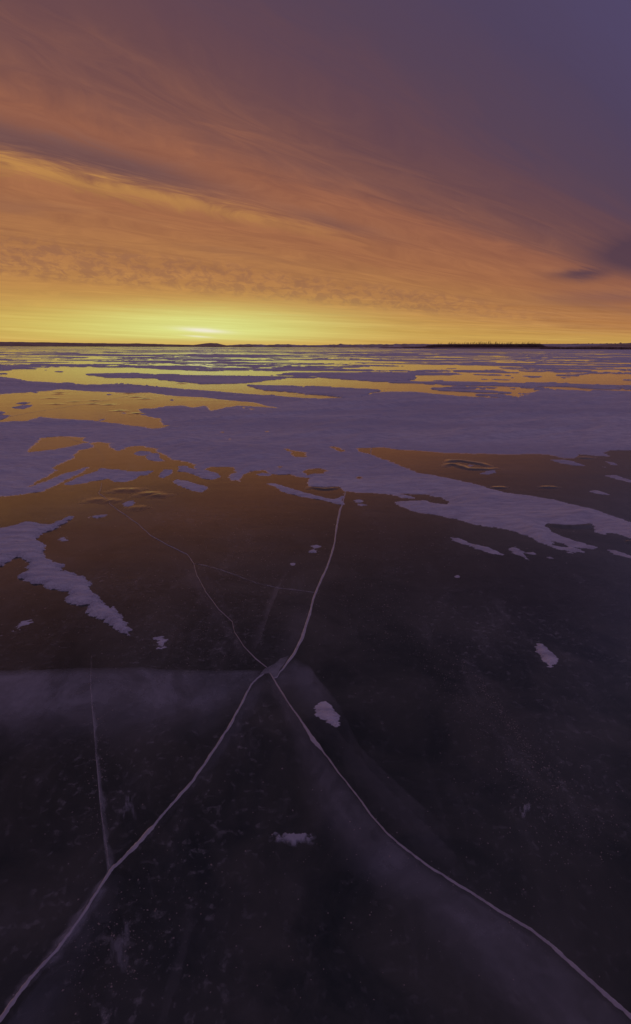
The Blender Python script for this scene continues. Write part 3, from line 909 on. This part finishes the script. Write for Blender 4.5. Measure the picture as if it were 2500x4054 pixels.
C1 = crack('ice_crack', [(1369, 1946, 5), (1348, 2017, 8), (1331, 2100, 8), (1323, 2166, 9), (1298, 2240, 10), (1265, 2315, 10), (1240, 2373, 11), (1227, 2430, 12),
                         (1199, 2521, 14), (1166, 2588, 14), (1124, 2645, 9), (1108, 2658, 6), (1097, 2682, 4), (1087, 2685, 2)],
           'wide white crack curving up from the crossing to the snow tongue', seed=1)
C2 = crack('ice_crack', [(1070, 2666, 3), (1085, 2688, 7), (1112, 2735, 7), (1148, 2791, 8), (1198, 2860, 9), (1222, 2896, 15), (1240, 2925, 24), (1256, 2945, 20), (1275, 2968, 10),
                         (1300, 3000, 9), (1357, 3078, 8), (1415, 3152, 8), (1473, 3231, 9), (1535, 3300, 9), (1614, 3369, 11), (1713, 3440, 12), (1862, 3531, 13),
                         (1977, 3605, 14), (2101, 3679, 15), (2184, 3746, 17), (2292, 3841, 19), (2407, 3944, 22), (2500, 4027, 24), (2640, 4160, 26)],
           'white crack sweeping from the crossing to the bottom right corner', seed=2, jit=1.5)
C3 = crack('ice_crack', [(1045, 2669, 3), (1019, 2685, 6), (996, 2708, 8), (973, 2755, 9), (956, 2791, 10), (933, 2831, 11), (900, 2890, 13), (852, 2963, 13), (761, 3095, 13),
                         (703, 3161, 14), (612, 3265, 16), (590, 3290, 24), (554, 3332, 24), (496, 3390, 16), (446, 3440, 20), (402, 3505, 12), (374, 3550, 12), (316, 3640, 12),
                         (225, 3762, 16), (124, 3870, 18), (33, 3994, 24), (-17, 4060, 26), (-90, 4150, 28)],
           'white crack running from the crossing to the bottom left corner', seed=3, jit=1.5)
C4 = crack('ice_crack', [(403, 1912, 2), (398, 1941, 2.5), (391, 1953, 3), (414, 1967, 3), (435, 1986, 3), (432, 1994, 3), (461, 2015, 3), (498, 2039, 3), (525, 2060, 3), (546, 2074, 3), (595, 2119, 3),
                         (661, 2156, 3.2), (744, 2196, 3.2), (769, 2231, 3), (781, 2280, 3), (818, 2346, 3), (868, 2413, 3), (922, 2462, 3), (930, 2503, 2.6), (967, 2561, 3),
                         (1009, 2603, 5), (1058, 2644, 3)],
           'thin zigzag crack from the shining humps down to the crossing', jit=1.2, seed=4)
C5 = crack('ice_crack', [(769, 2231, 3), (800, 2237, 3), (876, 2257, 3), (1017, 2309, 3), (1100, 2328, 3), (1244, 2346, 3)],
           'faint thin crack joining the zigzag crack to the wide crack', M_THIN, 1.2, seed=5)
C6 = crack('ice_crack', [(364, 2579, 2), (362, 2650, 3), (360, 2712, 4), (372, 2877, 5), (389, 3075, 5), (405, 3241, 6), (433, 3439, 6)],
           'faint upright crack at left joining the bottom left crack', M_THIN, 2, seed=6)
crack('ice_crack', [(374, 1767, 2), (395, 1790, 2), (414, 1813, 2), (408, 1840, 2)], 'short thin crack inside the orange ice bay', M_THIN, .8, seed=7)
crack('ice_crack', [(247, 1728, 2), (287, 1740, 2), (337, 1755, 2)], 'hairline crack across the small orange ice window', M_THIN, .6, seed=8)
crack('ice_crack', [Z4([(10, 525)])[0] + (2,), Z4([(200, 490)])[0] + (2,), Z4([(450, 450)])[0] + (2,), Z4([(700, 410)])[0] + (2,), Z4([(930, 365)])[0] + (2,)],
      'long hairline crack crossing the golden ice', M_THIN, .7, seed=9)
crack('ice_crack', [(1471, 1773, 4), (1469, 1785, 4), (1469, 1801, 4)], 'short pale crack beside the snow at the start of the brown ice', None, .5, seed=10)

# milky fracture planes going down into the ice
veil(C3, [(-250, 2668), (0, 2652), (300, 2646), (560, 2641), (640, 2650), (850, 2652), (1052, 2655)],
     [(-250, 3050), (0, 3040), (300, 3030), (600, 3000), (800, 2960), (930, 2880), (1052, 2700)], .46, .30, nx=120, prof=.4)
veil(C2, [(1075, 2680), (1198, 2862), (1357, 3080), (1535, 3300), (1713, 3442), (1977, 3607), (2184, 3748), (2500, 4030), (2640, 4160)],
     [(1060, 2700), (1150, 2990), (1210, 3250), (1300, 3420), (1560, 3640), (1700, 3800), (1860, 3960), (2050, 4120), (2100, 4300)], .34, .30, prof=.5)
veil(C2, [(1110, 2640), (1200, 2700), (1330, 2880), (1480, 3060), (1600, 3180), (1760, 3330), (1900, 3500)],
     [(1100, 2720), (1180, 2830), (1290, 2960), (1400, 3110), (1500, 3260), (1640, 3400), (1850, 3540)], .10, .22, nx=90)
veil(C2, [(1120, 2640), (1230, 2640), (1340, 2780), (1430, 2960), (1600, 3120), (1800, 3300)],
     [(1180, 2860), (1300, 2980), (1420, 3120), (1540, 3260), (1680, 3380), (1850, 3520)], .16, .10, nx=90)
veil(C3, [(1045, 2672), (973, 2758), (900, 2893), (761, 3098), (612, 3268), (520, 3380)],
     [(1075, 2700), (1040, 2800), (950, 2930), (800, 3120), (630, 3290), (530, 3390)], .30, .22, nx=80, prof=.4)
veil(C3, [(430, 3450), (380, 3560), (300, 3680), (200, 3820), (90, 3960), (0, 4080)],
     [(520, 3480), (470, 3640), (400, 3790), (330, 3920), (270, 4060), (230, 4200)], .14, .16, nx=60, prof=.3)
veil(C4, [(744, 2196), (769, 2231), (781, 2280), (818, 2346), (868, 2413), (930, 2503), (1009, 2603)],
     [(650, 2200), (690, 2260), (740, 2330), (800, 2430), (860, 2510), (930, 2600), (1000, 2660)], .20, .12, nx=60)
veil(C4, [(781, 2240), (850, 2300), (905, 2400), (935, 2480), (990, 2590)], [(775, 2280), (800, 2340), (860, 2420), (925, 2500), (990, 2600)], .10, .08, nx=50)
veil(C1, [(1160, 2236), (1120, 2300), (1070, 2420), (1040, 2520), (1000, 2600)],
     [(1150, 2240), (1085, 2320), (1040, 2420), (1000, 2520), (985, 2590)], .20, .18, zB=-.10, nx=50)
veil(C1, [(1240, 2375), (1199, 2523), (1166, 2590), (1097, 2682)], [(1160, 2390), (1090, 2520), (1060, 2600), (1040, 2680)], .18, .14, nx=50)
veil(C6, [(358, 2640), (358, 2712), (370, 2877), (386, 3075), (400, 3241), (425, 3450), (390, 3520)],
     [(363, 2640), (366, 2712), (385, 2877), (405, 3075), (425, 3241), (462, 3420), (450, 3470)], .5, .55, zB=-.05, nx=70, ny=12, prof=.15)
veil(C3, [(436, 3450), (402, 3505), (370, 3552), (316, 3640), (222, 3765), (120, 3885), (30, 4005)],
     [(360, 3510), (330, 3560), (290, 3620), (250, 3690), (190, 3760), (100, 3860), (10, 3985)], .5, .4, zB=-.03, nx=70, ny=12, prof=.2)
veil(C3, [(402, 3505), (374, 3550), (316, 3640), (222, 3765), (120, 3880)],
     [(430, 3510), (408, 3562), (345, 3665), (245, 3790), (130, 3890)], .6, .5, zB=-.03, nx=70, ny=12, prof=.2)
veil(C1, [(1060, 2655), (1110, 2610), (1160, 2600), (1230, 2640), (1300, 2740)], [(1000, 2790), (1080, 2800), (1150, 2820), (1230, 2840), (1320, 2860)], .24, .16, zB=-.08, nx=60)
# the milky plate where the cracks meet
plate = zm([(455, 440), (500, 418), (560, 390), (600, 362), (640, 320), (700, 305), (745, 282), (690, 380), (630, 450), (605, 520), (592, 545), (562, 565), (530, 520), (500, 498), (450, 505), (400, 545), (370, 545), (420, 480)], 900, 2500, 3.024)
g = gnd(np.array(plate)[:, 0], np.array(plate)[:, 1], -.004)
o = mesh_obj('milky_plate', np.column_stack([g, np.full(len(g), -.004)]), [list(range(len(g)))], M_VEIL, C1)
o.data.attributes.new('milkiness', 'FLOAT', 'POINT').data.foreach_set('value', np.full(len(g), .42, np.float32))


# blurred clots of old snow frozen inside the ice
def clot(center, w_, h_, lab, den=.6, seed=0):
    nx, ny = 60, 40
    PX, PY = np.meshgrid(np.linspace(center[0] - w_, center[0] + w_, nx), np.linspace(center[1] - h_, center[1] + h_, ny))
    XY = gnd(PX, PY, -.02)
    rr = np.hypot((PX - center[0]) / w_, (PY - center[1]) / h_)
    dn = np.clip(.75 - rr * 1.0 + 2.0 * fbm(PX / w_ * 2.6, PY / h_ * 1.5, seed, 5, .65), 0, 1)
    dn *= np.clip((1 - rr) * 3, 0, 1) * den * 1.5
    idx = np.arange(nx * ny).reshape(ny, nx)
    f = np.stack([idx[:-1, :-1], idx[:-1, 1:], idx[1:, 1:], idx[1:, :-1]], -1).reshape(-1, 4)
    z = -.02 + .012 * np.clip(dn, 0, 1)
    o = mesh_obj('ice_clot', np.concatenate([XY.reshape(-1, 2), z.reshape(-1, 1)], 1), f, M_VEIL)
    o.data.attributes.new('milkiness', 'FLOAT', 'POINT').data.foreach_set('value', dn.ravel().astype(np.float32))
    tag(o, lab, 'ice clot', 'blurred white clots frozen in the ice')


clot((1160, 3320), 100, 46, 'wide blurred white clot frozen inside the ice between the lower cracks', 1.0, 5)
clot((512, 3205), 46, 66, 'pale flecked clot in the ice left of the bottom left crack', .32, 6)
clot((2080, 3205), 26, 44, 'small blurred clot in the black ice at right', .45, 8)
clot((490, 3740), 70, 120, 'dim mottled clot in the ice right of the bottom left crack', .22, 9)
clot((1185, 2330), 40, 60, 'dim clot beside the middle of the wide crack', .07, 10)


# ================================================================ bubbles in the ice
def bubbles():
    pts = []

    def add(nn, cx_, cy_, sx_, sy_, rot=0., smin=.6, smax=1.9):
        g1, g2 = RNG.normal(size=nn) * sx_, RNG.normal(size=nn) * sy_
        c, s = math.cos(rot), math.sin(rot)
        for a, b in zip(cx_ + g1 * c - g2 * s, cy_ + g1 * s + g2 * c):
            if b > 2030:
                pts.append((a, b, smin + (smax - smin) * random.random() ** 3))
    add(900, 1000, 2250, 200, 130)
    add(500, 760, 2500, 140, 120)
    add(500, 1500, 2420, 120, 120, .8)
    add(700, 1880, 2800, 260, 40, .85)
    add(300, 1990, 2820, 130, 14, .9, .8, 2.4)
    add(450, 2200, 3150, 220, 90, .8)
    add(260, 390, 3000, 30, 200)
    add(260, 450, 3780, 90, 160, .5, .8, 3.0)
    add(300, 1000, 3500, 500, 300, 0, .8, 2.6)
    add(300, 2000, 3300, 250, 250, 0, .6, 2)
    add(400, 1500, 2150, 500, 60)
    add(300, 300, 2350, 300, 150)
    V, Fc = [], []
    tet = np.array([(1, 0, 0), (-1, 0, 0), (0, 1, 0), (0, -1, 0), (0, 0, .45), (0, 0, -.45)], float)
    fc = [(0, 2, 4), (2, 1, 4), (1, 3, 4), (3, 0, 4), (2, 0, 5), (1, 2, 5), (3, 1, 5), (0, 3, 5)]
    for a, b, s in pts:
        z = -.008 - .10 * random.random() ** 2
        gx = gnd(a, b, z)
        r = s * math.hypot(gx[0], gx[1] + 0.0) / F * 1.5
        r *= 1.0 if b < 3000 else 1.3
        th = random.random() * 3
        R_ = np.array([(math.cos(th), -math.sin(th), 0), (math.sin(th), math.cos(th), 0), (0, 0, 1)])
        st_ = np.array([random.uniform(.7, 1.5), random.uniform(.7, 1.2), 1])
        k = len(V)
        for t in tet:
            q = R_ @ (t * st_ * r)
            V.append((gx[0] + q[0], gx[1] + q[1], z + q[2]))
        Fc += [tuple(i + k for i in f) for f in fc]
    o = mesh_obj('ice_bubbles', V, np.array(Fc), M_BUB)
    tag(o, 'clouds of tiny pale bubbles trapped inside the black ice', 'bubbles', None, 'stuff')


bubbles()


# ================================================================ far shores
def hill(name, prof, dist, depth, material, label, base=-1.0, seed=0, rough=.10, cols=None, foot=0.):
    """prof: crest in photo pixels (x, y); the slope rises from the shore at dist to the crest depth metres behind"""
    pr = np.asarray(prof, float)
    m = cols or int((pr[-1, 0] - pr[0, 0]) / 3)
    xs = np.linspace(pr[0, 0], pr[-1, 0], m)
    ys = np.interp(xs, pr[:, 0], pr[:, 1])
    crest = at_range(xs, ys, dist + depth)
    hz = np.maximum(crest[:, 2], .5)
    d = crest[:, :2] / np.hypot(crest[:, 0], crest[:, 1])[:, None]
    rows = []
    for t, hh in ((0, -.6), (.02, .05 + foot), (.15, .18 + foot * .6), (.35, .42), (.55, .66), (.75, .86), (.9, .96), (1, 1), (1.25, .8), (1.7, .2), (2, -.1)):
        rr = dist + depth * t
        nz = fbm(xs / 14. + t * 40, np.full(m, t * 9.), seed, 4) * rough * (0 if hh in (1, -.6) else min(1, t * 3 + .2))
        rows.append(np.column_stack([d * rr, hz * (hh + nz)]))
    V = np.concatenate(rows)
    idx = np.arange(len(rows) * m).reshape(len(rows), m)
    f = np.stack([idx[:-1, :-1], idx[:-1, 1:], idx[1:, 1:], idx[1:, :-1]], -1).reshape(-1, 4)
    o = mesh_obj(name, V, f, material)
    tag(o, label, 'hill', None, 'structure')
    return o


def jag(prof, amp, seed, d=6):
    a = resample(prof, d)
    a[:, 1] += amp * fbm(a[:, 0] / 16., a[:, 0] * 0, seed, 4, .6)
    return a


hill('plateau_hill', jag([(-900, 1358), (-300, 1355), (0, 1353), (180, 1355), (340, 1358), (500, 1360), (540, 1359), (700, 1364), (790, 1366), (1000, 1369)], .8, 1), 2600, 300,
     M_HILL, 'long flat-topped dark shore hill along the far left', seed=2)
hill('knoll', jag([(690, 1370), (760, 1366), (795, 1362), (815, 1359), (835, 1358), (860, 1359), (880, 1364), (910, 1369)], .5, 3, 4), 3000, 260,
     M_HILL, 'rounded knoll on the far shore below the sun', seed=4)
hill('badland_hill', jag([(850, 1370), (925, 1365), (980, 1363), (1030, 1364), (1060, 1366), (1090, 1363), (1140, 1363), (1180, 1366), (1230, 1366), (1270, 1367), (1320, 1364), (1360, 1362),
                       (1400, 1365), (1440, 1364), (1500, 1363), (1560, 1362), (1640, 1361), (1670, 1361), (1720, 1364), (1800, 1366)], 2.2, 5, 5), 2800, 380,
     M_HILL2, 'low bumpy badland hills along the middle of the far shore', seed=6, rough=.16)
hill('low_hill', jag([(1560, 1366), (1640, 1362), (1800, 1362), (2000, 1362), (2140, 1361), (2260, 1361), (2400, 1360), (2500, 1360), (2900, 1358)], .5, 7), 2000, 420,
     M_HILL2, 'flat snowy hillside behind the wood on the right shore', seed=8)
hill('shore_bank', jag([(2180, 1375), (2290, 1371), (2380, 1366), (2440, 1360), (2500, 1357), (2700, 1350), (3100, 1345)], 1.0, 9), 1000, 200,
     M_HILL, 'dark grassy bank rising at the far right shore', seed=10)
hill('shore_bank', jag([(1500, 1376.5), (1560, 1375), (1640, 1373), (1700, 1370), (2180, 1371), (2260, 1374), (2330, 1376)], .8, 12, 5), 1150, 60,
     M_WOOD, 'low dark bank under the bare wood on the right shore', seed=11)


# ---- the wood
def blades(name, prof_top, base_y, dist, count, lab, spread, seed, wpx=(1.0, 2.6), mat_=M_WOOD):
    """thicket of upright bare stems with twigs; each stem is a thin three-sided spike with two side shoots"""
    rnd = random.Random(seed)
    V, Fc = [], []
    pr = np.asarray(prof_top, float)

    def spike(b, t, r):
        k = len(V)
        for i in range(3):
            a = i * 2.094 + .4
            V.append((b[0] + r * math.cos(a), b[1] + r * math.sin(a), b[2]))
        V.append(tuple(t))
        Fc.extend([(k, k + 1, k + 3), (k + 1, k + 2, k + 3), (k + 2, k, k + 3)])
    for _ in range(count):
        x = rnd.uniform(pr[0, 0], pr[-1, 0])
        D = dist + rnd.uniform(0, spread)
        yt = np.interp(x, pr[:, 0], pr[:, 1])
        top = at_range(x, yt + rnd.random() ** 2 * 5, D)
        Hh = max(top[2], 1.0)
        b = np.array([top[0], top[1], -.2])
        u = D / F
        r = u * rnd.uniform(*wpx) * .5
        lean = rnd.gauss(.06, .06) * Hh
        t = np.array([b[0] + lean, b[1] + rnd.gauss(0, .05) * Hh, Hh])
        spike(b, t, r * 1.6)
        for _k in range(3):
            f = rnd.uniform(.15, .75)
            p0 = b + (t - b) * f
            p1 = p0 + np.array([rnd.gauss(.05, .22) * Hh, rnd.gauss(0, .2) * Hh, Hh * (1 - f) * rnd.uniform(.5, .95)])
            spike(p0, p1, r)
    o = mesh_obj(name, V, np.array(Fc), mat_, smooth=False)
    return tag(o, lab, 'thicket', None, 'stuff')


blades('far_wood', [(1690, 1366), (1715, 1363), (1775, 1362), (1900, 1361), (2000, 1361), (2060, 1360), (2100, 1359), (2140, 1361), (2160, 1369)], 1379, 1180, 3600,
       'dense dark mass of bare wood along the right far shore', 60, 5)
blades('far_scrub', [(1600, 1374), (1700, 1371), (1720, 1372)], 1379, 1160, 260, 'low dark scrub at the left foot of the wood', 30, 6)
blades('far_scrub', [(2140, 1371), (2200, 1372), (2260, 1372), (2300, 1373), (2340, 1371), (2420, 1372), (2520, 1373), (2700, 1374)], 1380, 980, 900, 'low dark scrub on the shore right of the wood', 40, 7)


def tree_mesh(seed, forks=7):
    """bare tree of unit height: trunk and an upswept fan of limbs and twigs"""
    rnd = random.Random(seed)
    V, Fc = [], []

    def limb(p0, p1, r0, r1):
        k = len(V)
        for p, r in ((p0, r0), (p1, r1)):
            for i in range(4):
                a = i * math.pi / 2
                V.append((p[0] + r * math.cos(a), p[1] + r * math.sin(a), p[2]))
        for i in range(4):
            j = (i + 1) % 4
            Fc.append((k + i, k + j, k + 4 + j, k + 4 + i))
    lean = rnd.uniform(.02, .14)
    top = (lean, rnd.uniform(-.05, .05), 1)
    fork = (lean * .4, 0, .42)
    limb((0, 0, 0), fork, .028, .022)
    limb(fork, top, .020, .006)
    for _ in range(forks):
        f = rnd.uniform(.35, .75)
        p0 = (lean * f, 0, f)
        a, sp_ = rnd.uniform(0, 6.28), rnd.uniform(.12, .30)
        p1 = (p0[0] + sp_ * math.cos(a) + .04, p0[1] + sp_ * math.sin(a), min(1.0, f + rnd.uniform(.18, .42)))
        limb(p0, p1, .014, .005)
        for _k in range(2):
            q = tuple(p0[i] + (p1[i] - p0[i]) * rnd.uniform(.4, .8) for i in range(3))
            limb(q, (q[0] + rnd.uniform(-.08, .12), q[1] + rnd.uniform(-.1, .1), q[2] + rnd.uniform(.08, .2)), .008, .004)
    return V, Fc


PROTO = []
for k in range(5):
    V, Fc = tree_mesh(40 + k)
    o = mesh_obj('bare_tree', V, np.array(Fc), M_BARK, smooth=False)
    PROTO.append(o)
rnd = random.Random(9)
treepx = []
x = 1776.
while x < 2142:
    y = 1351.5 + 4.0 * abs(math.sin(x * .013)) + rnd.uniform(-2.0, 5.0)
    treepx.append((x, y))
    x += rnd.uniform(3.2, 7.0)
for k, (x, y) in enumerate(treepx):
    D = 1200 + rnd.uniform(0, 60)
    top = at_range(x, y, D)
    o = PROTO[k] if k < 5 else PROTO[k % 5].copy()
    if k >= 5:
        COL.objects.link(o)
    o.location = (top[0], top[1], -.2)
    o.scale = (top[2] * rnd.uniform(.85, 1.1),) * 2 + (top[2] + .2,)
    o.rotation_euler = (0, 0, rnd.uniform(-.5, .5))
    tag(o, 'slender bare tree among many sticking up out of the dark wood', 'tree', 'bare trees of the wood on the right shore')


def lone_tree(px_, py_, dist, zb, label, sc=1.0, proto=0, cat='tree', name='bare_tree'):
    o = PROTO[proto].copy()
    COL.objects.link(o)
    top = at_range(px_, py_, dist)
    o.location = (top[0], top[1], zb)
    hgt = top[2] - zb
    o.scale = (hgt * sc, hgt * sc, hgt)
    tag(o, label, cat)
    if 'group' in o:
        del o['group']
    return o


lone_tree(1736, 1356, 1200, -.2, 'bare tree with a fanned crown standing left of the wood', 1.1, 1)
lone_tree(1744, 1357, 1205, -.2, 'bare tree leaning right, close beside the fan-crowned tree', 1.0, 2)
lone_tree(1718, 1361, 1210, -.2, 'shortest lone bare tree at the left end of the wood', .9, 3)


def bush(px_, w_, ytop, ybot, dist, label, seed, name='bush'):
    rnd = random.Random(seed)
    a, b = at_range(px_, ytop, dist), at_range(px_, ybot, dist)
    Hh, W = a[2] - b[2], w_ * dist / F * .5
    V, Fc = [], []
    for _ in range(70):
        th, el_ = rnd.uniform(0, 6.28), rnd.uniform(.1, 1.5)
        rr = rnd.uniform(.4, 1)
        c = np.array([a[0] + W * rr * math.cos(th) * math.cos(el_), a[1] + W * rr * math.sin(th) * math.cos(el_), b[2] + Hh * (.1 + .9 * rr * math.sin(el_))])
        k = len(V)
        s = max(W, Hh) * .28
        for _k in range(3):
            V.append(tuple(c + np.array([rnd.uniform(-s, s), rnd.uniform(-s, s), rnd.uniform(-s, s) * .7])))
        Fc.append((k, k + 1, k + 2))
    st = len(V)
    for i in range(3):
        V.append((a[0] + .15 * W * math.cos(i * 2.1), a[1] + .15 * W * math.sin(i * 2.1), b[2] - Hh * .3))
    V.append((a[0], a[1], b[2] + Hh * .7))
    Fc += [(st, st + 1, st + 3), (st + 1, st + 2, st + 3), (st + 2, st, st + 3)]
    o = mesh_obj(name, V, np.array(Fc), M_WOOD, smooth=False)
    tag(o, label, 'bush')


for (x, wd, y0, y1, lab) in ((2332, 6, 1359.0, 1361, 'tiny bush at the left of the ridge line bushes'), (2346, 7, 1359.2, 1361, 'low bush next to the tiny one on the ridge line'),
                             (2405, 8, 1358.5, 1361, 'paired low bush halfway along the right ridge line'), (2436, 6, 1358, 1361, 'single small bush left of the tallest ridge bush'),
                             (2457, 11, 1356, 1361, 'tallest dark bush on the ridge line at far right'), (2289, 6, 1359.5, 1361.5, 'faint lowest bush on the ridge right of the wood')):
    bush(x, wd, y0, y1, 2380, lab, int(x))
bush(2167, 2.4, 1356, 1358.4, 2380, 'small round-headed tree on a bare stem on the ridge', 4, 'small_tree')
